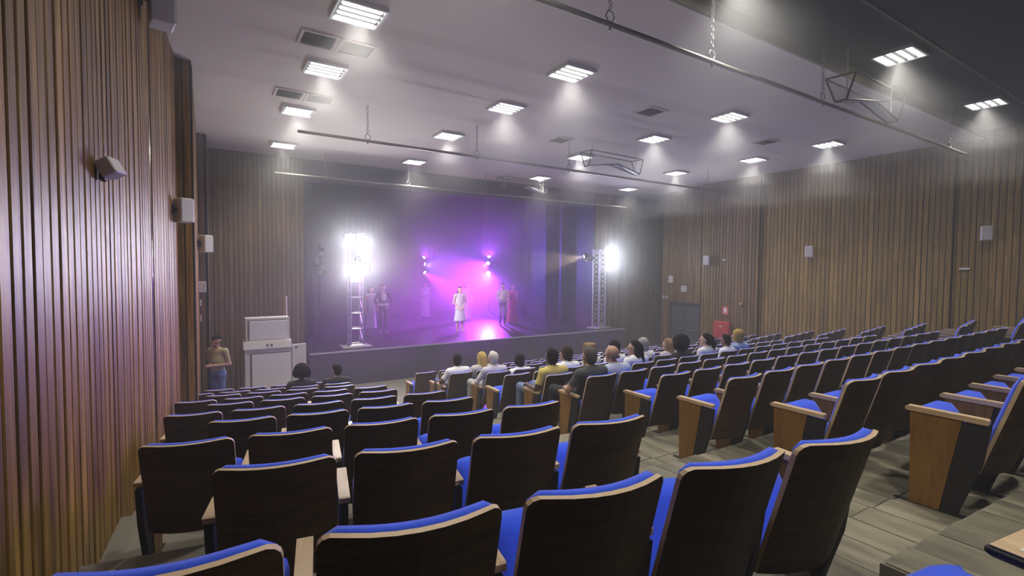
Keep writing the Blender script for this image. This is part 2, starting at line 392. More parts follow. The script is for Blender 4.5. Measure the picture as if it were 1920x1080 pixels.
def make_seat(tilt, py, pz):
    b = MB(); n, k = 11, 11; v = []
    for side in (0, 1):
        for i in range(n):
            u = -1+2*i/(n-1)
            for j in range(k):
                w = j/(k-1); d = .02+.42*w
                x = u*.228*(1-.06*max(0, (w-.7)/.3)**2)
                edge = (1-abs(u)**5)**.45*(1-abs(2*w-1)**7)**.4
                h = (-.022*edge if not side else .025+.075*edge*(1-.22*u*u))
                d2 = d-(.02*max(0, abs(u)-.7)/.3 if w > .9 else 0)
                v.append(seat_pt(x, d2, h, tilt, py, pz))
    o = n*k; fc = []
    for i in range(n-1):
        for j in range(k-1):
            a = i*k+j; fc.append((a, a+1, a+k+1, a+k)); fc.append((o+a, o+a+k, o+a+k+1, o+a+1))
        a = i*k+k-1; fc.append((a, o+a, o+a+k, a+k)); a = i*k; fc.append((a, a+k, o+a+k, o+a))
    for j in range(k-1):
        fc.append((j, o+j, o+j+1, j+1)); q = (n-1)*k; fc.append((q+j, q+j+1, o+q+j+1, o+q+j))
    fc = [q[::-1] for q in fc]
    b.add(v, fc); cu = b.mesh('seat_cushion', M_BLUE, True)
    p = MB(); q = [(d, h) for d, h in ((.02, -.030), (.36, -.030), (.385, -.016), (.37, -.008), (.02, -.008))]
    vv = [seat_pt(x, d, h, tilt, py, pz) for x in (-.222, .222) for d, h in q]
    p.add(vv, [(0,1,2,3,4)[::-1], (5,6,7,8,9)]+[(i, (i+1)%5, 5+(i+1)%5, 5+i) for i in range(5)])
    return cu, p.mesh('seat_pan', M_CHAIRB)
def arm_mesh():
    b = MB(); prof = [(.13, .574), (.50, .574), (.512, .582), (.512, .594), (.50, .603), (.14, .603), (.13, .598)]
    b.prism(prof, -.026, .026); return b.mesh('armrest', M_ARM)
def side_mesh():
    b = MB(); b.prism([(.33, .012), (.475, .012), (.485, .574), (.24, .574)], -.021, .021); return b.mesh('side_panel', M_PANEL)
def brace_mesh():
    b = MB(); b.prism([(.25, .012), (.335, .012), (.27, .56), (.12, .56), (.15, .34)], -.017, .017); return b.mesh('support_bracket', M_DARK)
def foot_mesh():
    b = MB(); b.prism([(.10, 0), (.56, 0), (.56, .006), (.50, .013), (.15, .013), (.10, .006)], -.019, .019); return b.mesh('foot_plate', M_DARK)
ME = dict(back=make_back(), bc=make_bcush(), arm=arm_mesh(), side=side_mesh(), brace=brace_mesh(), foot=foot_mesh())
ME['s0'], ME['p0'] = make_seat(math.radians(57), .27, .190); ME['s1'], ME['p1'] = make_seat(math.radians(4), .17, .42)
PITCH = .56
def seat(loc, rz, label, group, last=False, down=False):
    r = thing('theatre_seat', label, 'seat', loc, rz, group)
    link('backrest', ME['back'], r); link('back_cushion', ME['bc'], r)
    j = '1' if down else '0'
    link('seat_cushion', ME['s'+j], r); link('seat_pan', ME['p'+j], r)
    for x in ([-PITCH/2]+([PITCH/2] if last else [])):
        link('armrest', ME['arm'], r, (x, 0, 0)); link('side_panel', ME['side'], r, (x, 0, 0))
        link('support_bracket', ME['brace'], r, (x, 0, 0)); link('foot_plate', ME['foot'], r, (x, 0, 0))
    return r
X0C = {0:3.9, 1:3.72, 2:3.74, 3:3.87, 4:4.15, 5:3.95, 6:4.02, 7:3.93, 8:4.15, 9:3.9, 10:4.15, 11:3.97}
YC = {0:-.2, 1:.74, 2:1.60, 3:2.585, 4:3.57, 5:4.53, 6:5.47, 7:6.43, 8:7.38, 9:8.34, 10:9.29, 11:10.25}
NC = {0:3, 1:7, 2:12, 3:14, 4:14, 5:14, 6:14, 7:14, 8:14, 9:14, 10:14, 11:14}
OCC = {}     # (row, seat) -> occupied
for rs in ((5,0),(5,1),(6,0),(6,3),(6,5),(6,6),(6,8),(7,2),(7,3),(7,4),(7,5),(7,7),(8,0),(8,1),(9,0),(9,1),(6,7)): OCC[rs] = True
def cseat(i, k): return (X0C[i]+PITCH/2-.02+PITCH*k, YC[i], Z0+cfl[i])
for i in range(0, 12):
    for k in range(NC[i]):
        lb = f'blue-cushioned wood seat of the centre block, {ORD[11-i]} row from stage, {ORD[k]} from tiled aisle'
        seat(cseat(i, k), 0, lb, 'seats of the centre block', last=(k == NC[i]-1), down=(i, k) in OCC)
LS = {}
for k in range(0, 10):
    x, y, z = lrow(k); th = -.206; c = Vector((x, y, 0)); n = 5 if k % 2 == 0 else 4
    if k >= 8: z = max(z, -3.2+HB)
    for j in range(n):
        if k in (1, 3, 5, 7, 9): pass
        LS[(k, j)] = (c.x, c.y, Z0+z-HB, th)
        lb = f'blue-cushioned wood seat, cabinet side block, {ORD[9-k]} row from stage, {ORD[j]} from slatted wall'
        seat((c.x, c.y, Z0+z-HB), th, lb, 'seats of the cabinet side block', last=(j == n-1), down=(k, j) in ((8, 3), (8, 4)))
        t2 = th+.018
        c = c+Vector((math.cos(th), math.sin(th), 0))*.28+Vector((math.cos(t2), math.sin(t2), 0))*.28; th = t2
tb = seat((1.385, -.01, Z0-1.324), -.14, 'blue seat with a white-topped writing board, nearest row to the rear, tiled aisle side', None)
link('support_bracket', ME['brace'], tb, (PITCH/2+.08, 0, 0)).scale = (1, 1, 1.08)
b = MB(); b.cbox(.225, .56, .085, .44, .606, .634, .008, 0); b.build('writing_board', M_BLACK, tb)
b = MB(); b.box(.23, .555, .09, .43, .634, .6365, 0); b.box(.262, .553, .092, .385, .6365, .638, 1); b.build('board_top', [M_ARM, M_WHITE], tb)
for j, (x, y, zt) in enumerate(RR):
    if j < 2: continue
    th = .165
    for k in range(4):
        cx, cyy = x+.27*math.cos(th)+PITCH*k*math.cos(th), y+.27*math.sin(th)+PITCH*k*math.sin(th)
        lb = f'blue-cushioned wood seat, door side block, {ORD[len(RR)-1-j]} row from stage, {ORD[3-k]} from wall'
        seat((cx, cyy, Z0+zt-HB), th, lb, 'seats of the door side block', last=(k == 3))

# ------------------------------------------------------------------ ceiling fittings
def tubes_mesh():
    b = MB(); b.cbox(-.235, .235, -.030, .030, -.012, .012, .008); return b.mesh('tube', M_TUBE)
def housing_mesh():
    b = MB(); b.box(-.29, .29, -.27, -.245, -.055, 0); b.box(-.29, .29, .245, .27, -.055, 0); b.box(-.29, -.262, -.245, .245, -.055, 0); b.box(.262, .29, -.245, .245, -.055, 0)
    b.box(-.262, .262, -.245, .245, -.012, 0, 1)
    for y in (-.12, 0, .12): b.box(-.262, .262, y-.006, y+.006, -.05, -.012, 1)
    return b.mesh('housing', [M_WHITE, M_REFL])
TUM, HOM = tubes_mesh(), housing_mesh()
DL = bpy.data.lights.new('downlight', 'SPOT'); DL.energy = DOWN; DL.color = (1., .955, .88); DL.spot_size = math.radians(112); DL.spot_blend = .9; DL.shadow_soft_size = .14
Lr = [(3.27, 3.25, (1.65, 4.95, 8.9, 12.8)), (6.1, 3.06, (1.65, 4.91, 8.93, 12.83)), (8.05, 3.05, (1.66, 4.92, 8.96, 12.9)), (10.4, 3.028, (1.64, 4.82, 8.72, 12.6)), (13.0, 2.92, (1.72, 5.01, 9.25, 13.17)), (-.4, 3.25, (1.65, 4.95))]  # last row, behind the camera, is unseen and added to light the seats
rn = ['fifth row, on dark ceiling', 'fourth row from stage', 'third row from stage', 'second row from stage', 'row by the stage front', 'unseen rearmost row added to light the seats, on dark ceiling']
cn = ['next to cabinet side wall', 'second from cabinet side wall', 'second from door side wall', 'next to door side wall']
for r, (y, z, xs) in enumerate(Lr):
    for c, x in enumerate(xs):
        o = thing('ceiling_light', f'four-tube white ceiling light, {rn[r]}, {cn[c]}', 'ceiling light', (x, y, Z0+z), 0, 'ceiling lights')
        link('housing', HOM, o)
        for q in range(4): link('tube', TUM, o, (0, -.18+.12*q, -.035))
        link('downlight', DL, o, (0, 0, -.07))
def vent_mesh():
    b = MB(); b.box(-.24, .24, -.24, -.20, -.02, 0); b.box(-.24, .24, .20, .24, -.02, 0); b.box(-.24, -.20, -.2, .2, -.02, 0); b.box(.20, .24, -.2, .2, -.02, 0)
    b.box(-.2, .2, -.2, .2, -.004, 0, 1)
    return b.mesh('vent_frame', [M_CEIL, M_GRILLE])
VF = vent_mesh(); VS = MB().prism([(-.018, -.016), (-.012, -.018), (.018, -.004), (.012, -.002)], -.2, .2).mesh('louvre', M_GRILLE)
vl = [(1.50, 7.1, 3.042, 'beside the fourth row light by the wall'), (1.48, 9.5, 3.025, 'ahead of the third row light by the wall'),
      (7.4, 6.75, 3.042, 'in mid ceiling behind the third row lights'), (7.2, 9.35, 3.025, 'in mid ceiling behind the second row lights'), (11.4, 6.8, 3.042, 'between the door side lights of the third and fourth rows')]
for (x, y, z, w) in vl:
    n = 2 if x < 2 else 1
    for q in range(n):
        s = ' ' if n == 1 else (' wall-side half, ', ' inner half, ')[q]
        o = thing('ceiling_vent', f'square grey louvred ceiling vent,{s}{w}', 'vent', (x+q*.5-(.12 if n == 2 else 0), y, Z0+z))
        link('vent_frame', VF, o)
        for t in range(10): link('louvre', VS, o, (0, -.18+.04*t, 0))
# pipes slung under the ceiling on chains
def chain_mesh(h):
    b = MB(); n = int(h/.055)
    b.ring((0, 0, .075), .055, .008, 'y', 6, 5)
    for i in range(n): b.ring((0, 0, .155+i*(h-.16)/n), .021, .005, 'y' if i % 2 else 'x', 8, 4)
    b.tube((0, 0, -.06), (0, 0, .02), .012, 6); return b.mesh('chain', M_GREYM, True)
bars = [(3.62, 2.36, 2.3, 13.15, 3.25, 'over the rear seats'), (9.25, 2.33, 1.45, 13.5, 3.01, 'over the middle of the hall'), (13.3, 2.27, 1.55, 13.4, 2.92, 'just before the stage')]
for (y, z, xa, xb, zc, w) in bars:
    o = thing('lighting_bar', f'long horizontal steel lighting pipe hung on chains {w}', 'pipe', ((xa+xb)/2, y, Z0+z))
    h = (xb-xa)/2
    MB().tube((-h, 0, 0), (h, 0, 0), .026, 12).build('pipe', M_GREYM, o, smooth=True)
    cm = chain_mesh(zc-z)
    for x in (xa+.10*(xb-xa), 4.95, 7.42, xb-.9): link('chain', cm, o, (x-(xa+xb)/2, 0, 0))
def cage(y, w, zt):
    o = thing('lighting_cage', f'grey wire lighting cage hung {w}', 'cage', (8.72, y, Z0))
    Lx = .86; A = [(-Lx, .2, 2.82), (-Lx, -.2, 2.80), (-Lx, -.09, 2.45), (-Lx, .06, 2.45)]; Bq = [(Lx, .2, 2.80), (Lx, -.2, 2.78), (Lx, -.09, 2.43), (Lx, .06, 2.43)]
    mid = [(.10, -.09, 2.60), (-.10, .06, 2.60)]
    b = MB()
    for P in (A, Bq):
        for i in range(4): b.tube(P[i], P[(i+1)%4], .014, 6)
    b.tube(A[0], Bq[0], .014, 6); b.tube(A[1], Bq[1], .016, 6)
    b.tube(A[2], mid[0], .014, 6); b.tube(mid[0], Bq[2], .016, 6); b.tube(A[3], mid[1], .012, 6); b.tube(mid[1], Bq[3], .016, 6)
    b.build('cage_frame', plain('cage_steel', (.10, .10, .085), .5, .3), o)
    b = MB(); b.add([A[2], mid[0], mid[1], A[3]], [(0, 1, 2, 3)]); b.add([mid[0], Bq[2], Bq[3], mid[1]], [(0, 1, 2, 3)])
    t = b.build('cage_floor', M_WHITE, o); sm = t.modifiers.new('thick', 'SOLIDIFY'); sm.thickness = .008
    b = MB()
    for i in range(1, 26):
        x = -Lx+2*Lx*i/26; zb = 2.45+(.15*(i/26)/.55 if i/26 < .55 else .15*(1-(i/26-.55)/.45))
        b.tube((x, .2, 2.81), (x, .06, zb), .0022, 3)
    for q in range(1, 7): b.tube((-Lx, .2-.02*q, 2.81-.05*q), (Lx, .2-.02*q, 2.80-.05*q), .0022, 3)
    b.build('wire_mesh', M_GREYM, o, kind='stuff')
    for x in (-.7, .78): MB().tube((x, -.02, 2.44), (x, -.02, zt), .009, 6).build('hanging_rod', M_WHITE, o)
cage(3.6, 'by the rear lighting pipe under the dark ceiling edge', 3.25); cage(9.15, 'by the middle lighting pipe', 3.01); cage(13.2, 'by the lighting pipe before the stage', 2.92)
# ------------------------------------------------------------------ wall fittings
def speaker(loc, rz, label, w=.2, h=.33, d=.18, tilt=0.):
    o = thing('wall_speaker', label, 'speaker', loc, rz, 'wall speakers')
    MB().cbox(-w/2, w/2, .06, .06+d, -h/2, h/2, .012).build('case', M_WHITE, o)
    b = MB(); b.box(-w/2+.015, w/2-.015, .06+d, .066+d, -h/2+.02, h/2-.02); b.build('speaker_grille', plain('speaker_cloth', (.55, .54, .52), .8, noise=.1, nscale=200), o)
    b = MB(); b.box(-.03, .03, 0, .012, -.06, .06); b.tube((0, .01, 0), (0, .065, 0), .014, 8); b.build('mounting_bracket', M_DARK, o)
    return o
# walls face: left wall +x (local +y must point to +x -> rz=-90), right wall -x (rz=+90)
speaker((XL(6.0)+.025, 5.95, Z0+2.54), -1.4, 'white speaker high on the cabinet side wall, above the rear seats', .26, .42, .2)
speaker((XL(8.1)+.025, 8.15, Z0+.76), -1.0, 'white speaker on the cabinet side wall, just before its corner step')
speaker((-.03, 11.1, Z0+.42), -.9, 'white speaker on the cabinet side wall, second bay, towards the stage')
speaker((15.335, 3.82, Z0+.87), 1.9, 'white speaker on the door side wall, closest to the rear')
speaker((15.255, 7.65, Z0+.54), 1.9, 'white speaker on the door side wall, middle of three')
speaker((15.175, 11.05, Z0+.31), 1.9, 'white speaker on the door side wall, closest to the stage')
o = thing('emergency_light', 'small white emergency lamp box tilted out from the dark slatted wall', 'emergency light', (XL(4.2)+.03, 4.16, Z0+.60), -math.pi/2)
b = MB(); b.cbox(-.065, .065, .02, .115, -.06, .055, .008); ob = b.build('case', M_WHITE, o); ob.rotation_euler = (.5, 0, -.35)
MB().box(-.06, .06, 0, .03, -.05, .06).build('back_plate', M_DARK, o)
MB().tube((-.02, .02, .05), (.03, .03, .17), .005, 6).build('cable', M_WHITE, o)
for (loc, rz, w, h, lb) in (((15.335, 4.16, Z0+.055), math.pi/2, .20, .05, 'thin white emergency light bar on the door side wall, by the rear corner'),
                            ((15.175, 10.4, Z0+.33), math.pi/2, .16, .04, 'thin white emergency light bar on the door side wall, above the red hydrant box')):
    o = thing('emergency_light', lb, 'emergency light', loc, rz)
    MB().cbox(-w/2, w/2, 0, .045, -h/2, h/2, .008).build('case', M_WHITE, o); MB().box(-w/2+.012, w/2-.012, .045, .048, -h/2+.01, h/2-.01).build('lens', M_WHITEP, o)
def plate(name, lb, cat, loc, rz, w, h, inner=None, mat=M_WHITE):
    o = thing(name, lb, cat, loc, rz); MB().cbox(-w/2, w/2, 0, .02, -h/2, h/2, .004).build('plate', mat, o)
    if inner: inner(o)
    return o
def grid4(o):
    b = MB()
    for x in (-.055, .055):
        for z in (-.05, .05): b.box(x-.04, x+.04, .02, .026, z-.03, z+.03)
    b.build('sign_panel', plain('sign_grey', (.30, .30, .29), .5), o)
def sheet(o): MB().box(-.07, .07, .02, .023, -.09, .09).build('paper', plain('paper_grey', (.55, .54, .52), .7), o)
plate('notice_board', 'white framed notice high on the wall beside the grey door', 'notice', (15.165, 12.66, Z0-.39), math.pi/2, .20, .26, sheet)
plate('wall_sign', 'small pale four-panel sign above the grey door', 'sign', (15.165, 12.05, Z0-.73), math.pi/2, .24, .22, grid4)
for q, y in enumerate((12.98, 12.83)):
    def rocker(o): MB().box(-.015, .015, .02, .026, -.025, .025).build('rocker', M_WHITEP, o)
    plate('light_switch', f'white light switch beside the grey door, {("outer", "inner")[q]} one of the pair', 'switch', (15.165, y, Z0-1.08), math.pi/2, .07, .11, rocker)
plate('wall_box', 'white wall box at the corner near the standing man, lower than the speaker', 'box', (.02, 12.96, Z0-.47), math.pi, .16, .24, sheet)
for q, (z, lb) in enumerate(((-.78, 'upper of two small switches behind the standing man'), (-1.12, 'lower of two small switches behind the standing man'))):
    plate('light_switch', lb, 'switch', (-.022, 12.2+q*.2, Z0+z), -math.pi/2, .08, .13)
# grey door
d1 = MB().box(-.62, .62, -.05, 0, 0, 1.90).build('door_1', M_DOOR, None, (15.27, 12.04, .01), kind='structure'); d1.rotation_euler = (0, 0, math.pi/2)
b = MB(); b.box(-.68, -.62, -.06, .08, 0, 1.95); b.box(.62, .68, -.06, .08, 0, 1.95); b.box(-.68, .68, -.06, .08, 1.90, 1.95); b.build('door_frame', plain('door_frame_paint', (.045, .045, .05), .5), d1)
for x in (-.3, .3):
    MB().box(x-.29, x+.29, 0, .012, .05, 1.86).build('door_leaf', M_DOOR, d1)
b = MB(); b.box(-.5, -.1, .012, .05, .93, .97); b.box(.1, .5, .012, .05, .93, .97); b.build('push_bar', M_GREYM, d1)
# fire hose cabinet, sign, bell
o = thing('hydrant_cabinet', 'red fire hose cabinet on the slatted wall beside the grey door', 'cabinet', (15.17, 10.37, Z0-2.06), math.pi/2)
MB().cbox(-.31, .31, 0, .17, -.30, .28, .01).build('case', M_RED, o)
MB().box(-.275, .275, .17, .182, -.265, .245).build('door', M_RED, o)
b = MB(); b.box(-.07, .05, .182, .19, .10, .125, 0); b.build('door_label', M_WHITE, o); MB().tube((.2, .18, 0), (.2, .21, 0), .02, 8).build('knob', M_ALU, o)
o = thing('fire_sign', 'small red square fire equipment sign above the hose cabinet', 'sign', (15.17, 10.33, Z0-1.40), math.pi/2)
MB().box(-.12, .12, 0, .008, -.15, .13).build('sign_plate', plain('sign_red', (.55, .12, .09), .5), o)
b = MB(); b.box(-.055, .035, .008, .011, -.08, .07); b.box(.035, .07, .008, .011, .0, .03); b.box(-.03, .015, .008, .011, .07, .10); b.build('pictogram', M_WHITE, o)
o = thing('fire_bell', 'small round fire bell on the slatted wall above the seated blonde woman', 'bell', (15.17, 9.72, Z0-1.14), math.pi/2)
MB().tube((0, 0, 0), (0, .05, 0), .085, 16, r2=.06).build('gong', plain('bell_bronze', (.20, .11, .07), .4, .3), o); MB().ball((0, .06, 0), .03).build('bell_cap', M_WHITE, o)
# white cabinet stack beside the stage
o = thing('panelled_cabinet', 'white panelled cabinet with upper hutch standing beside the stage', 'cabinet', (1.34, 13.0, 0), 0)
b = MB(); b.box(-.50, .50, -.05, .45, 0, 1.24); b.build('body', M_WHITEP, o)
MB().prism([(-.11, 1.25), (-.07, 1.42), (.45, 1.42), (.45, 1.25)], -.53, .50).build('counter', M_WHITEP, o)
b = MB(); b.box(-.475, .47, .0, .40, 1.42, 1.97); b.build('hutch', M_WHITEP, o)
for (x0, x1, z0, z1, nme) in ((-.40, .40, 1.46, 1.90, 'hutch_panel'), (-.36, .47, .10, 1.12, 'front_panel')):
    y = -.012 if nme[0] == 'h' else -.062
    MB().cbox(x0, x1, y, y+.02, z0, z1, .006).build(nme, M_WHITE, o)
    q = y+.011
    b = MB(); b.box(x0-.035, x0, q-.004, q+.002, z0-.01, z1+.02); b.box(x0-.035, x1, q-.004, q+.002, z1+.004, z1+.022); b.build('panel_shade_strip', plain('shade_'+nme, (.10, .09, .08), .8), o)  # dark strips: shade along the panel's side and top, put in as colour
for x in (-.03, .06): MB().ball((x, -.11, 1.335), .024).build('knob', M_DARK, o)
MB().box(-.455, .45, -.052, -.05, 1.22, 1.236).build('worktop_lip', M_WHITE, o)
o = thing('wooden_flat', 'narrow white board leaning beside the panelled cabinet', 'board', (2.0, 13.1, 0))
MB().cbox(-.12, .20, 0, .04, 0, 1.28, .006).build('board', M_WHITEP, o); MB().box(-.06, -.0, -.004, 0, 1.18, 1.22).build('hinge', M_DARK, o)
MB().tube((.16, -.01, .02), (.205, -.02, .55), .009, 6).build('brace_rod', M_DARK, o)
o = thing('pole', 'thin white pole standing behind the panelled cabinet hutch', 'pole', (1.83, 13.48, 0))
MB().tube((0, 0, 0), (-.02, 0, 2.42), .014, 8).build('shaft', M_WHITE, o); MB().ball((-.02, 0, 2.43), .022).build('tip', M_WHITE, o)

# ------------------------------------------------------------------ stage lights
def lens(name, c, s): return glow(name, c, s)
def lamp(loc, aim, label, col, power, cone, strength, r=.09, group='stage lamps', size=.06, blend=.5, ln=.22, lcol=None):
    """par can aimed along a direction; its own beam comes from a spot just inside the lens"""
    a = Vector(aim).normalized()
    o = thing('stage_lamp', label, 'stage lamp', loc, 0, group)
    q = a.to_track_quat('Y', 'Z'); o.rotation_mode = 'QUATERNION'; o.rotation_quaternion = q
    b = MB(); n = 14
    prof = [(-ln, r*.55), (-ln*.9, r*.75), (-ln*.4, r*.95), (0, r), (.03, r*1.04), (.03, r*.97), (-.015, r*.92)]
    v = [(rr*math.cos(2*math.pi*k/n), yy, rr*math.sin(2*math.pi*k/n)) for yy, rr in prof for k in range(n)]
    fc = [(i*n+k, i*n+(k+1)%n, (i+1)*n+(k+1)%n, (i+1)*n+k) for i in range(len(prof)-1) for k in range(n)]+[tuple(range(n))]
    b.add(v, fc); b.build('can', M_BLACK, o, smooth=True)
    b = MB(); b.ball((0, -.012, 0), (r*.93, .02, r*.93), 16, 6); b.build('lens', lens('lens_glass', lcol or col, strength), o, smooth=True)
    b = MB(); b.box(-r*1.25, -r*1.15, -.12, -.06, -.02, r*1.5); b.box(r*1.15, r*1.25, -.12, -.06, -.02, r*1.5); b.box(-r*1.25, r*1.25, -.12, -.06, r*1.45, r*1.55); b.build('yoke', M_DARK, o)
    L = bpy.data.lights.new('beam', 'SPOT'); L.energy = power; L.color = col; L.spot_size = math.radians(cone); L.spot_blend = blend; L.shadow_soft_size = size
    lo = link('beam', L, o, (0, .04, 0)); lo.rotation_euler = (math.pi/2, 0, 0)
    return o
def tower(x, y, h, lb, ladder, ang):
    o = thing('truss_tower', lb, 'truss', (x, y, SH), ang)
    b = MB(); b.cbox(-.40, .40, -.27, .27, 0, .03, .006); b.build('base_plate', plain('base_'+str(ladder), (.55, .53, .48), .5, .3), o)
    MB().cbox(-.22, .22, -.22, .22, .03, .06, .006).build('base_step', M_ALU, o)
    w = .165
    for sx in (-1, 1):
        for sy in (-1, 1): MB().tube((sx*w, sy*w, .06), (sx*w, sy*w, h), .025, 8).build('chord', M_ALU, o)
    b = MB(); n = int((h-.1)/(.42 if ladder else .34)); s = (h-.12)/n
    for i in range(n+1):
        z = .08+i*s
        for (p, q) in (((-w, -w), (w, -w)), ((w, -w), (w, w)), ((w, w), (-w, w)), ((-w, w), (-w, -w))):
            if ladder or i in (0, n): b.tube((*p, z), (*q, z), .014, 6)
            if i < n and not ladder:
                b.tube((*p, z), (*q, z+s*.5), .012, 6); b.tube((*q, z+s*.5), (*p, z+s), .012, 6)
            elif i < n and (p[0] != q[0]) is False: b.tube((*p, z), (*q, z+s), .010, 6)
    b.build('lattice', M_ALU, o); return o
tower(3.69, 14.15, 3.2, 'aluminium ladder truss tower on the stage corner beside the white cabinet', True, 0)
tower(12.83, 14.09, 2.98, 'aluminium lattice truss tower on the stage corner on the door side', False, .1)
WC = (1., .97, .92)
def toward(p, q): return Vector(q)-Vector(p)
cp = (0, 0, Z0)
k = 0
for (x, z, nme) in ((3.50, .72, 'upper'), (3.88, .70, 'upper'), (3.50, -.10, 'lower'), (3.88, -.10, 'lower')):
    p = (x, 13.93, Z0+z); sd = 'cabinet side' if x < 3.7 else 'stage side'
    lamp(p, toward(p, (.6, 0, Z0-.6)), f'blazing white stage lamp on the ladder truss, {nme} pair, {sd}', (.90, .92, 1.), 85, 150, 300, .13, 'white flood lamps', .1, 1.)
for q, z in enumerate((.36, .18)):
    p = (3.92, 14.36, Z0+z); lamp(p, (.95, .42, -.12), f'small white lamp on the ladder truss facing the stage, {("upper", "lower")[q]}', (1, .98, .95), 700, 62, 30, .06, 'small truss lamps')
for q, z in enumerate((.63, .16)):
    p = (13.16, 14.0, Z0+z); lamp(p, (-.35, -1.0, -.02), f'bright white lamp on the lattice truss facing the hall, {("upper", "lower")[q]}', (.80, .86, 1.), 400, 140, 220, .10, 'white flood lamps', .08, 1.)
p = (12.25, 14.3, Z0+.45); lamp(p, (-1., .35, -.18), 'warm lamp on the lattice truss facing the stage, stage side', (1., .78, .55), 700, 42, 60, .08, 'small truss lamps')
p = (12.46, 14.3, Z0+.36); lamp(p, (-.5, .8, -.2), 'warm lamp on the lattice truss facing the stage, wall side', (1., .85, .68), 150, 45, 40, .08, 'small truss lamps')
MB().tube((-.62, 0, 0), (0, 0, 0), .02, 8).build('outrigger', M_DARK, thing('outrigger_pipe', 'dark arm clamped to the lattice truss carrying the warm lamps', 'pipe', (12.86, 14.34, Z0+.30)))
MB().tube((0, 0, 0), (.45, 0, 0), .02, 8).build('outrigger', M_DARK, thing('outrigger_pipe', 'dark arm clamped to the lattice truss carrying the white lamps', 'pipe', (12.95, 14.0, Z0+.44)))
def boom(x, y, h, lb):
    o = thing('lamp_stand', lb, 'stand', (x, y, SH)); MB().tube((0, 0, .02), (0, 0, h), .022, 8).build('pole', M_DARK, o)
    for a in (0, 2.1, 4.2): MB().tube((0, 0, .25), (.38*math.cos(a), .38*math.sin(a), .01), .014, 6).build('leg', M_DARK, o)
boom(2.86, 14.75, 2.9, 'dark lamp stand in the stage wing beside the white cabinet'); boom(8.66, 21.55, 2.95, 'dark lamp stand at the back of the stage, cabinet side'); boom(11.36, 20.05, 2.95, 'dark lamp stand at the back of the stage, door side')
MAG, VIO, BLU = (.85, .05, .85), (.40, .05, 1.), (.12, .08, 1.)
for (x, y, z, c, aim, pw, cone, w) in (
        (2.95, 14.68, .46, (1., .45, .9), (1, -.25, .5), 120, 30, 'top lamp of the stand in the cabinet side wing'),
        (2.95, 14.68, .13, (.6, .5, 1.), (1, -.2, 0), 100, 30, 'middle lamp of the stand in the cabinet side wing'),
        (2.95, 14.68, -.18, MAG, (1, -.3, -.5), 250, 34, 'bottom lamp of the stand in the cabinet side wing'),
        (8.70, 21.40, .45, VIO, (.3, -.8, .8), 380, 160, 'top lamp of the back stand, cabinet side'),
        (8.74, 21.40, .15, BLU, (.6, -.75, -.2), 2000, 100, 'middle lamp of the back stand, cabinet side'),
        (8.74, 21.40, -.24, MAG, (.4, -1, -.55), 2400, 46, 'bottom lamp of the back stand, cabinet side'),
        (11.30, 19.90, .50, VIO, (-.4, -.7, .9), 560, 160, 'top lamp of the back stand, door side'),
        (11.26, 19.90, .22, (.62, .05, 1.), (-.9, -.6, -.36), 3600, 60, 'middle lamp of the back stand, door side'),
        (11.28, 19.90, -.22, VIO, (-.7, -.8, -.6), 4600, 84, 'bottom lamp of the back stand, door side')):
    lamp((x, y, Z0+z), aim, f'coloured stage lamp, {w}', c, pw, cone, 30, .085, 'coloured lamps', lcol=(1., .8, 1.), blend=.9)

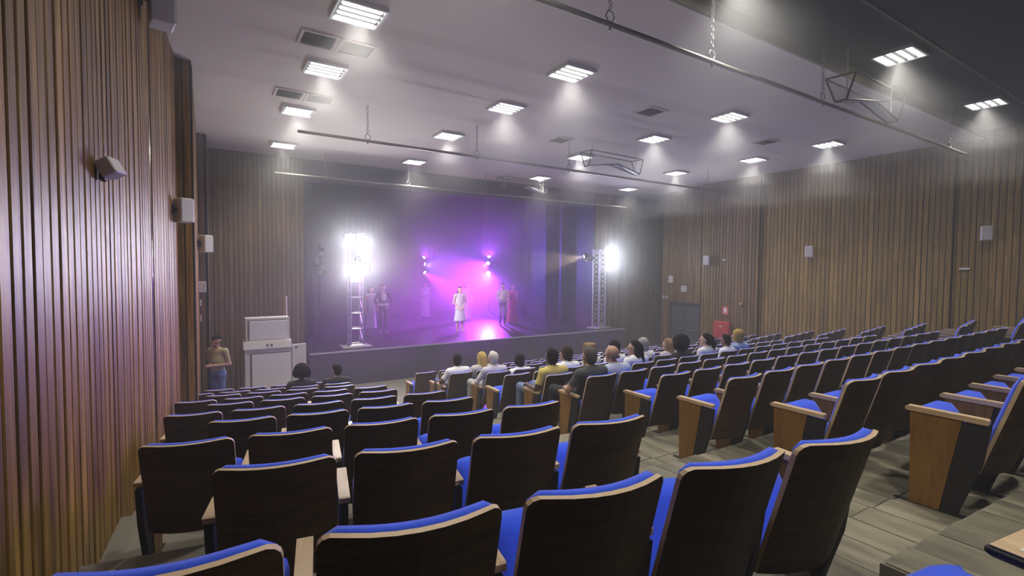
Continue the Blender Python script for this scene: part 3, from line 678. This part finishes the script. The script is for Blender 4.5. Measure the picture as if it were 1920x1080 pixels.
# ------------------------------------------------------------------ people (one continuous skin per body, grown from a distance field)
def sdf_mesh(prims, h):
    """prims: (a, b, ra, rb, mat, k, scale) round cones; scale flattens about a"""
    lo = np.full(3, 9.); hi = -lo
    for a, b_, ra, rb, m, k, s in [q[:7] for q in prims]:
        r = max(ra, rb)*max(s)+.03; lo = np.minimum(lo, np.minimum(a, b_)-r); hi = np.maximum(hi, np.maximum(a, b_)+r)
    n = np.ceil((hi-lo)/h).astype(int)+2
    D = np.full(n, .09, np.float32); Rw = np.full(n, .09, np.float32); Mt = np.zeros(n, np.int8)
    ax = [lo[i]+h*np.arange(n[i]) for i in range(3)]
    for pr_ in prims:
        a, b_, ra, rb, m, k, s = pr_[:7]
        a = np.asarray(a, float); b_ = np.asarray(b_, float); s = np.asarray(s, float)
        r = max(ra, rb)*max(s)+.07
        i0 = np.maximum(0, ((np.minimum(a, b_)-r-lo)/h).astype(int)); i1 = np.minimum(n, ((np.maximum(a, b_)+r-lo)/h).astype(int)+2)
        sl = tuple(slice(i0[i], i1[i]) for i in range(3))
        X, Y, Zq = np.meshgrid(*[ax[i][sl[i]] for i in range(3)], indexing='ij')
        px, py, pz = (X-a[0])/s[0], (Y-a[1])/s[1], (Zq-a[2])/s[2]; ba = (b_-a)/s; q = ba@ba
        t = np.clip((px*ba[0]+py*ba[1]+pz*ba[2])/q, 0, 1) if q > 1e-9 else 0*px
        d = (np.sqrt((px-ba[0]*t)**2+(py-ba[1]*t)**2+(pz-ba[2]*t)**2)-(ra+(rb-ra)*t))*min(s)
        if len(pr_) > 7: d = np.maximum(d, pr_[7]-Zq)
        d = d.astype(np.float32); old = D[sl]; w = np.clip(.5+.5*(old-d)/k, 0, 1)
        D[sl] = old*(1-w)+d*w-k*w*(1-w)
        bt = d < Rw[sl]; Mt[sl] = np.where(bt, m, Mt[sl]); Rw[sl] = np.minimum(Rw[sl], d)
    S = D < 0
    c = lambda dx, dy, dz, A: A[dx:n[0]-1+dx, dy:n[1]-1+dy, dz:n[2]-1+dz]
    cnt = sum(c(i, j, k_, S).astype(np.int8) for i in (0, 1) for j in (0, 1) for k_ in (0, 1))
    act = (cnt > 0) & (cnt < 8); I = np.argwhere(act); ids = np.full(act.shape, -1, int); ids[act] = np.arange(len(I))
    acc = np.zeros((len(I), 3)); num = np.zeros(len(I)); co = [(i, j, k_) for i in (0, 1) for j in (0, 1) for k_ in (0, 1)]
    g = {q: D[I[:, 0]+q[0], I[:, 1]+q[1], I[:, 2]+q[2]] for q in co}
    for p in co:
        for q in co:
            if p < q and sum(abs(p[i]-q[i]) for i in range(3)) == 1:
                x = (g[p] < 0) != (g[q] < 0); t = np.where(x, g[p]/np.where(x, g[p]-g[q], 1), 0)
                acc += np.where(x[:, None], np.array(p)+t[:, None]*(np.array(q)-np.array(p)), 0); num += x
    V = lo+h*(I+acc/num[:, None]); Fs, Fm = [], []
    for axis in range(3):
        o1, o2 = [(1, 2), (2, 0), (0, 1)][axis]
        e = np.zeros(3, int); e[axis] = 1; s0 = S[:n[0]-e[0], :n[1]-e[1], :n[2]-e[2]]; s1 = S[e[0]:, e[1]:, e[2]:]
        for flip in (False, True):
            E_ = np.argwhere((s0 & ~s1) if not flip else (~s0 & s1))
            E_ = E_[(E_[:, o1] > 0) & (E_[:, o2] > 0) & (E_[:, o1] < n[o1]-1) & (E_[:, o2] < n[o2]-1)]
            u = np.zeros(3, int); u[o1] = 1; w = np.zeros(3, int); w[o2] = 1
            q = [ids[tuple((E_-u-w).T)], ids[tuple((E_-w).T)], ids[tuple(E_.T)], ids[tuple((E_-u).T)]]
            if flip: q = q[::-1]
            Fs.append(np.stack(q, 1)); ins = E_+(e if flip else 0); Fm.append(Mt[tuple(ins.T)])
    return V, np.concatenate(Fs), np.concatenate(Fm)
def to_mesh(name, prims, h, mats):
    V, Fq, Fm = sdf_mesh(prims, h); me = bpy.data.meshes.new(name)
    me.vertices.add(len(V)); me.vertices.foreach_set('co', V.astype(np.float32).ravel())
    me.loops.add(len(Fq)*4); me.loops.foreach_set('vertex_index', Fq.astype(np.int32).ravel())
    me.polygons.add(len(Fq)); me.polygons.foreach_set('loop_start', np.arange(0, len(Fq)*4, 4, dtype=np.int32))
    for m in mats: me.materials.append(m)
    me.polygons.foreach_set('material_index', Fm.astype(np.int32)); me.polygons.foreach_set('use_smooth', np.ones(len(Fq), bool))
    me.update(calc_edges=True); me.validate(); return me
SKIN, TOP, BOT, SHOE, AUX = 0, 1, 2, 3, 4
V3 = lambda *a: np.array(a, float)
def P(a, b, ra, rb=None, m=SKIN, k=.02, s=(1, 1, 1)): return (np.asarray(a, float), np.asarray(b, float), ra, ra if rb is None else rb, m, k, s)
def hand(w, d, side, up, m=SKIN):
    """palm, four unequal bent fingers and a thumb; w wrist, d direction of the hand, side towards the thumb, up the back of the hand"""
    w, d, side, up = [np.asarray(x, float) for x in (w, d, side, up)]; out = [P(w, w+d*.075, .024, .030, m, .02, (1, 1, 1))]
    for i, ln in enumerate((.062, .072, .066, .052)):
        b0 = w+d*.075+side*(.030-.020*i); b1 = b0+d*ln*.55-up*.012; b2 = b1+d*ln*.35-up*.034
        out += [P(b0, b1, .0105, .0095, m, .006), P(b1, b2, .0095, .008, m, .006)]
    t0 = w+d*.02+side*.022; t1 = t0+d*.03+side*.032-up*.006; t2 = t1+d*.032+side*.006-up*.014
    return out+[P(t0, t1, .014, .012, m, .012), P(t1, t2, .0115, .009, m, .006)]
def head(c, tilt=0., yawh=0., sc=1.):
    """c centre of the skull; face looks along +y turned by yawh"""
    c = np.asarray(c, float); cs, sn = math.cos(yawh), math.sin(yawh)
    def w(x, y, z):
        y2, z2 = y*math.cos(tilt)-z*math.sin(tilt), y*math.sin(tilt)+z*math.cos(tilt)
        return c+sc*np.array([x*cs-y2*sn, x*sn+y2*cs, z2])
    pr = [P(w(0, -.012, .025), w(0, -.011, .026), .088*sc), P(w(0, .018, .0), w(0, .03, -.055), .072*sc, .052*sc), P(w(0, .048, -.085), w(0, .05, -.086), .034*sc),
          P(w(0, .092, .018), w(0, .108, -.018), .010*sc, .015*sc, k=.012), P(w(-.083, -.005, .012), w(-.082, -.008, -.018), .017*sc, .012*sc, k=.008), P(w(.083, -.005, .012), w(.082, -.008, -.018), .017*sc, .012*sc, k=.008),
          P(w(-.03, .079, -.052), w(.03, .079, -.052), .010*sc, k=.01)]
    return pr, w
def hair_prims(w, style, sc=1.):
    q = lambda a, b, ra, rb=None, k=.02: P(w(*a), w(*b), ra*sc, (ra if rb is None else rb)*sc, 0, k)
    if style == 'bald': return [q((-.05, -.075, -.025), (.05, -.075, -.025), .024), q((-.078, -.03, -.005), (.078, -.03, -.005), .014)]
    base = [q((0, -.030, .045), (0, -.028, .046), .090), q((0, -.055, .0), (0, -.05, -.02), .070)]
    if style == 'short': return base+[q((0, .03, .095), (0, .02, .098), .045)]
    if style == 'full': return [q((0, -.03, .05), (0, -.03, .051), .105), q((-.07, -.02, .0), (-.07, -.03, -.03), .045), q((.07, -.02, .0), (.07, -.03, -.03), .045), q((0, -.06, -.02), (0, -.06, -.05), .07)]
    if style == 'afro': return [q((0, -.04, .06), (0, -.039, .06), .145), q((-.085, -.03, .0), (-.085, -.03, .01), .075), q((.085, -.03, .0), (.085, -.03, .01), .075), q((0, -.09, .0), (0, -.09, .01), .085)]
    if style == 'long': return base+[q((0, -.08, .02), (0, -.12, -.20), .075, .06), q((-.065, -.04, .0), (-.085, -.08, -.22), .042, .035), q((.065, -.04, .0), (.085, -.08, -.22), .042, .035), q((0, -.12, -.2), (0, -.125, -.29), .055, .03)]
    if style == 'bun': return base+[q((0, -.12, .09), (0, -.122, .09), .045)]
    if style == 'pony': return base+[q((0, -.115, .05), (.02, -.15, -.06), .04, .045), q((.02, -.15, -.06), (.03, -.14, -.22), .045, .02)]
    if style == 'curly':
        return base+[q((.09*math.cos(a)*.9, -.03+.07*math.sin(a), z), (.09*math.cos(a)*.9, -.03+.07*math.sin(a), z+.01), .04) for a in np.linspace(2.6, 6.8, 7) for z in (.09, .03, -.04)]
    return base
HCOL = {'black': (.010, .009, .009), 'dark': (.028, .018, .012), 'brown': (.07, .042, .022), 'grey': (.30, .29, .27), 'white': (.50, .47, .43), 'blond': (.42, .29, .09), 'lightbrown': (.22, .14, .07), 'saltpepper': (.10, .09, .075)}
SK = {'light': (.56, .36, .25), 'tan': (.42, .245, .15), 'brown': (.20, .105, .06), 'dark': (.085, .045, .028)}
def finish(o, w, hs, hc, sc, eyes=True):
    if hs: link('hair', to_mesh('hair', hair_prims(w, hs, sc), .012, [plain('hair_'+hc+o.name, HCOL[hc], .85, noise=.3, nscale=60, spec=.12)]), o)
    if eyes:
        for s in (-1, 1):
            b = MB(); b.ball((0, 0, 0), (.012*sc, .008*sc, .009*sc), 8, 5); b.build('eye', M_DARK, o, tuple(w(s*.032, .082, .012)))
def person(label, loc, rz, prims, mats, w, hs, hc, sc=1., vox=.012, eyes=True, group=None):
    o = thing('person', label, 'person', loc, rz, group)
    link('body', to_mesh('body', prims, vox, mats), o); finish(o, w, hs, hc, sc, eyes); return o
def seated(label, loc, rz, top, bot, sk, hs, hc, hd=(0, 0), sleeve='short', lean=0., sc=1., arms='lap', hz=0., wide=1., longtop=False):
    X = lean; hx, hy, hzz = X*1.15+hd[0]*.0, .23, 1.04+hz
    pr = []
    sh = [(-.185*wide+X, .17, .86+hz), (.185*wide+X, .17, .86+hz)]
    pr += [P((-.08, .36, .52), (.08, .36, .52), .125, m=BOT, k=.05), P((0, .33, .56), (X*.6, .24, .70+hz*.5), .135, .14, TOP, .05, (1.15, .85, 1)), P((X*.6, .23, .70+hz*.5), (X, .18, .82+hz), .14, .125, TOP, .06, (1.25*wide, .8, 1)),
           P(sh[0], sh[1], .068, m=TOP, k=.06), P((X, .19, .87+hz), (hx, .215, .98+hz), .052, .050, SKIN, .03)]
    for q, s in ((0, -1), (1, 1)):
        el = np.array((s*.275*wide+X*.8, .20, .63+hz*.5)); ha = np.array((s*.245, .44, .635)) if arms == 'rest' else np.array((s*.09, .52, .60))
        if arms == 'out': el = np.array((s*.31+X, .26, .66)); ha = np.array((s*.20, .48, .62))
        shp = np.array(sh[q]); mid = shp+(el-shp)*.62
        pr += [P(shp, mid, .058, .052, TOP, .03), P(mid, el, .047, .043, TOP if sleeve == 'long' else SKIN, .015), P(el, ha, .042, .03, TOP if sleeve == 'long' else SKIN, .015)]
        d = (ha-el)/np.linalg.norm(ha-el); side = np.array((-s, 0, .0)); pr += hand(ha, d, side, np.array((0, 0, 1.)))
        kn = (s*.13, .84, .52); an = (s*.14, .86, .10)
        pr += [P((s*.09, .40, .52), kn, .092, .066, BOT, .04), P(kn, an, .062, .045, BOT, .02), P((s*.14, .85, .05), (s*.15, 1.0, .035), .04, .034, SHOE, .02)]
    hp, w = head((hx, hy, hzz+.01), hd[1], hd[0], sc*1.0)
    o = person(label, loc, rz, pr+hp, [skin(SK[sk]), cloth(top), cloth(bot), cloth((.03, .03, .03))], w, hs, hc, sc*1.0, .0125)
    return o
def standing(label, loc, rz, h, top, bot, sk, hs, hc, sleeve='short', skirt=None, arms='down', aux=None, head_tilt=0., shoe=(.03, .03, .03), vox=.0105, bare=False, pants=True):
    k = h/1.72; pr = []
    def S(*a): return np.array(a)*k
    legm = BOT if pants else SKIN
    for s in (-1, 1):
        pr += [P(S(s*.085, 0, .88), S(s*.095, .01, .48), .080*k, .058*k, legm if not bare else SKIN, .03), P(S(s*.095, .01, .48), S(s*.10, -.02, .09), .052*k, .038*k, legm, .02), P(S(s*.10, -.03, .045), S(s*.115, .12, .03), .036*k, .030*k, SHOE, .02)]
    pr += [P(S(-.07, 0, .93), S(.07, 0, .93), .105*k, m=BOT if skirt is None else skirt[2], k=.05), P(S(0, 0, 1.02), S(0, .0, 1.18), .115*k, .12*k, TOP, .05, (1.15, .8, 1)), P(S(0, 0, 1.18), S(0, -.01, 1.34), .12*k, .115*k, TOP, .06, (1.25, .8, 1)),
           P(S(-.165, -.01, 1.40), S(.165, -.01, 1.40), .058*k, m=TOP, k=.05), P(S(0, -.005, 1.42), S(0, .012, 1.52), .050*k, .047*k, SKIN, .03)]
    if skirt is not None:
        z1, rw, mm = skirt; pr += [P(S(0, 0, 1.04), S(0, .0, z1), .105*k, rw*k, mm, .04, (1.15, .85, 1))+(z1*k,)]
    for s in (-1, 1):
        sh = S(s*.175, -.01, 1.40)
        if arms == 'down': el, ha = S(s*.235, -.02, 1.12), S(s*.245, .06, .86)
        elif arms == 'front': el, ha = S(s*.25, -.02, 1.13), S(s*.06, .16, .93)
        elif arms == 'phone': el, ha = S(s*.24, -.04, 1.12), S(s*.05, .24, 1.13)
        elif arms == 'hip': el, ha = S(s*.30, -.06, 1.14), S(s*.15, .04, 1.0)
        mid = sh+(el-sh)*.6; cm = {'long': (TOP, TOP, TOP), 'short': (TOP, SKIN, SKIN), 'none': (SKIN, SKIN, SKIN)}[sleeve]
        pr += [P(sh, mid, .050*k, .045*k, cm[0], .03), P(mid, el, .042*k, .038*k, cm[1], .015), P(el, ha, .038*k, .026*k, cm[2], .012)]
        d = (ha-el)/np.linalg.norm(ha-el); sd = np.array((0, 1., 0)) if arms == 'down' else np.array((0, 0, 1.)); up = np.array((s*1., 0, 0)) if arms == 'down' else np.array((0, 1., 0))
        pr += hand(ha, d, sd, up)
    if aux: pr += aux(S, k)
    hp, w = head(S(0, .015, 1.605), head_tilt, 0, k)
    return person(label, loc, rz, pr+hp, [skin(SK[sk]), cloth(top), cloth(bot), cloth(shoe), cloth((.03, .028, .03))], w, hs, hc, k, vox)
WH, WH2, BLK, JEAN = (.80, .80, .79), (.56, .55, .60), (.015, .016, .018), (.16, .22, .36)
def at(i, k, dx=0., dz=0.):
    x, y, z = cseat(i, k); return (x+dx, y, z+dz)
seated('man in a white short-sleeved shirt, dark cropped hair, aisle end of an occupied row', at(9, 0), 0, WH, (.05, .05, .07), 'dark', 'short', 'black', arms='out')
seated('blonde woman with long hair beside the man in a white short-sleeved shirt', at(9, 1, -.02), 0, (.50, .48, .45), (.1, .1, .12), 'light', 'long', 'blond', hz=-.0)
seated('white-haired man in a pale lilac long-sleeved shirt, jeans knee in the aisle', at(8, 0), 0, (.55, .52, .60), (.40, .43, .45), 'light', 'short', 'white', sleeve='long', arms='out')
seated('short dark-haired person in white behind the empty seat beside the white-haired man', at(8, 1), 0, WH, BLK, 'brown', 'full', 'black', hz=-.09, sc=.92)
seated('man in a yellow T-shirt with dark cropped hair, aisle seat', at(6, 0), 0, (.62, .50, .13), JEAN, 'dark', 'short', 'black', arms='rest')
seated('dark-haired woman in white ahead of the man in the yellow T-shirt', at(7, 2), 0, WH, BLK, 'tan', 'full', 'dark', hz=-.02, hd=(.5, 0))
seated('light curly-haired woman turned sideways ahead of the man in dark grey', at(7, 3, .02), .25, (.52, .47, .40), BLK, 'light', 'curly', 'lightbrown', hd=(1.7, 0))
seated('grey-haired man in a dark grey T-shirt on the aisle seat', at(5, 0), 0, (.060, .062, .060), BLK, 'tan', 'short', 'saltpepper', arms='out', wide=1.08, lean=-.03)
seated('dark-haired woman in white seen in profile ahead of the bald man', at(7, 4, .0), 0, WH, BLK, 'light', 'full', 'black', hd=(.9, 0))
seated('bald man in a light blue shirt beside the man in dark grey', at(5, 1, -.12), 0, (.46, .50, .66), JEAN, 'tan', 'bald', 'saltpepper', sleeve='long', lean=-.07)
seated('woman in white with long black hair, behind the grey-haired woman', at(6, 3), 0, WH, BLK, 'tan', 'long', 'black', hd=(.7, 0))
seated('grey-haired woman in a white top, beside the woman with streaked hair', at(7, 5, .2), 0, (.66, .65, .64), BLK, 'light', 'full', 'grey', wide=1.05)
seated('woman with long streaked light brown hair beside the person with the afro', at(7, 7, -.2), 0, (.45, .42, .38), BLK, 'light', 'long', 'lightbrown', hz=-.05)
seated('person with a large black afro before the grey door', at(6, 5), 0, BLK, BLK, 'dark', 'afro', 'black', hz=-.03)
seated('woman in white with a dark ponytail and bare shoulders, below the red hose cabinet', at(6, 6, .15), 0, WH, BLK, 'light', 'pony', 'black', hd=(.5, 0))
seated('child in white with dark hair between the ponytail woman and the blonde in blue', at(6, 7, .2), 0, WH, BLK, 'brown', 'short', 'black', hz=-.05, sc=.88, wide=.85)
seated('blonde woman in a light blue top, seated below the fire bell', at(6, 8), 0, (.33, .42, .66), BLK, 'light', 'full', 'blond')
for (k_, j_, args) in ((8, 3, ('person with big dark curly hair in the block beside the white cabinet', (.012, .014, .016), BLK, 'light', 'afro', 'black')),
                       (8, 4, ('man in black with short dark hair in the block beside the white cabinet', (.014, .015, .018), BLK, 'light', 'short', 'black'))):
    x, y, z, th = LS[(k_, j_)]
    seated(args[0], (x-(.05 if j_ == 3 else .0), y, z), th, *args[1:], hd=(.5 if j_ == 4 else 0, 0), sleeve='long' if j_ == 4 else 'short')
o_ = standing('young man in a beige T-shirt and jeans looking down at his phone by the wall', (.27, 12.0, 0), 2.45, 1.74, (.36, .31, .15), (.10, .14, .27), 'tan', 'short', 'black', arms='phone', head_tilt=-.45, vox=.010)
ph = thing('phone', 'dark phone held by the standing young man', 'phone', (.27-.30*math.sin(2.45), 12.0+.30*math.cos(2.45), 1.20), 2.45)
MB().cbox(-.037, .037, -.006, .006, -.07, .07, .004).build('case', M_BLACK, ph)
sz = SH
def bib(S, k): return [P(S(0, .07, 1.33), S(0, .075, 1.2), .085*k, .06*k, BOT+2, .02, (1, .5, 1)), P(S(-.1, .03, 1.02), S(.1, .03, 1.02), .092*k, m=BOT+2, k=.02, s=(1.1, .9, .3))]
def performer(label, x, y, h, top, bot, sk, hs, hc, aux=None, auxc=None, **kw):
    o = standing(label, (x, y, sz), math.pi+math.atan2(x-4, y)*-.6, h, top, bot, sk, hs, hc, aux=aux, **kw)
    if auxc:
        for c in o.children:
            if c.name.startswith('body'): c.data.materials[4] = cloth(auxc)
    return o
performer('performer in black with a white bib and belt, beside the ladder truss', 5.27, 16.6, 1.66, (.02, .02, .024), (.028, .028, .035), 'tan', 'short', 'black', aux=bib, auxc=(.62, .60, .55), arms='hip', sleeve='long', shoe=(.55, .5, .5))
performer('performer in lilac half hidden behind the performer in black', 5.05, 17.3, 1.55, (.42, .30, .55), (.30, .2, .4), 'tan', 'long', 'dark', skirt=(.12, .2, TOP), sleeve='none')
performer('performer in a long white dress with dark sash under the back lamp stand', 8.35, 20.4, 1.62, (.55, .50, .52), (.62, .58, .60), 'tan', 'bun', 'dark', skirt=(.10, .22, BOT), sleeve='none', arms='front', aux=lambda S, k: [P(S(-.08, 0, 1.06), S(.08, 0, 1.06), .098*k, m=AUX, k=.01, s=(1.12, 1.05, .25))])
performer('barefoot performer in a knee-length pale dress at centre stage', 7.69, 15.6, 1.58, (.55, .50, .52), (.52, .50, .60), 'light', 'pony', 'brown', skirt=(.42, .21, BOT), sleeve='none', arms='front', pants=False, shoe=SK['light'], bare=True)
performer('performer in a lilac dress behind the barefoot performer', 9.55, 18.7, 1.62, (.40, .30, .55), (.40, .30, .55), 'tan', 'long', 'dark', skirt=(.10, .2, BOT), sleeve='none')
performer('performer in a cream jacket, short trousers and white shoes', 10.0, 16.5, 1.66, (.58, .46, .30), (.50, .42, .33), 'tan', 'short', 'brown', sleeve='long', arms='front', shoe=(.62, .6, .6), aux=lambda S, k: [P(S(s*.097, .0, .42), S(s*.10, -.02, .12), .055*k, .043*k, AUX, .01) for s in (-1, 1)])
performer('performer in a long red dress beside the one in the cream jacket', 10.7, 16.9, 1.58, (.36, .05, .04), (.40, .045, .035), 'tan', 'long', 'brown', skirt=(.06, .25, BOT), sleeve='none')

# ------------------------------------------------------------------ haze filling hall and stage
def haze(label, y0, y1, dens, g, z0=-.6, z1=Z0+4.6):
    hz = MB().box(-2.2, 17.8, y0, y1, z0, z1).build('haze', None, kind='stuff'); hz.data.materials.clear()
    hm = bpy.data.materials.new('haze'); hm.use_nodes = True; N = hm.node_tree.nodes; N.clear()
    ou = N.new('ShaderNodeOutputMaterial'); vs = N.new('ShaderNodeVolumeScatter'); vs.inputs['Density'].default_value = dens; vs.inputs['Anisotropy'].default_value = g
    vs.inputs['Color'].default_value = (1, 1, 1, 1); hm.node_tree.links.new(vs.outputs[0], ou.inputs['Volume']); hz.data.materials.append(hm)
    hz['label'] = label; hz.display_type = 'WIRE'
YF = 12.3
haze('thin white stage haze filling the hall', -5, YF, HAZE, HAZE_G, z1=Z0+1.75)
haze('middle layer of white haze below the ceiling lights', -5, YF, HAZE_TOP*.45, HAZE_G, z0=Z0+1.752, z1=Z0+2.35)
haze('thicker layer of white haze hanging under the ceiling lights', -5, YF, HAZE_TOP, HAZE_G, z0=Z0+2.352)
haze('thick coloured haze hanging round the stage', YF+.002, 24.2, HAZE_STAGE, HAZE_STAGE_G, z1=Z0+1.9)
haze('thinner haze over the stage up to the ceiling', YF+.002, 24.2, HAZE_STAGE*.8, HAZE_STAGE_G*.5, z0=Z0+1.902)
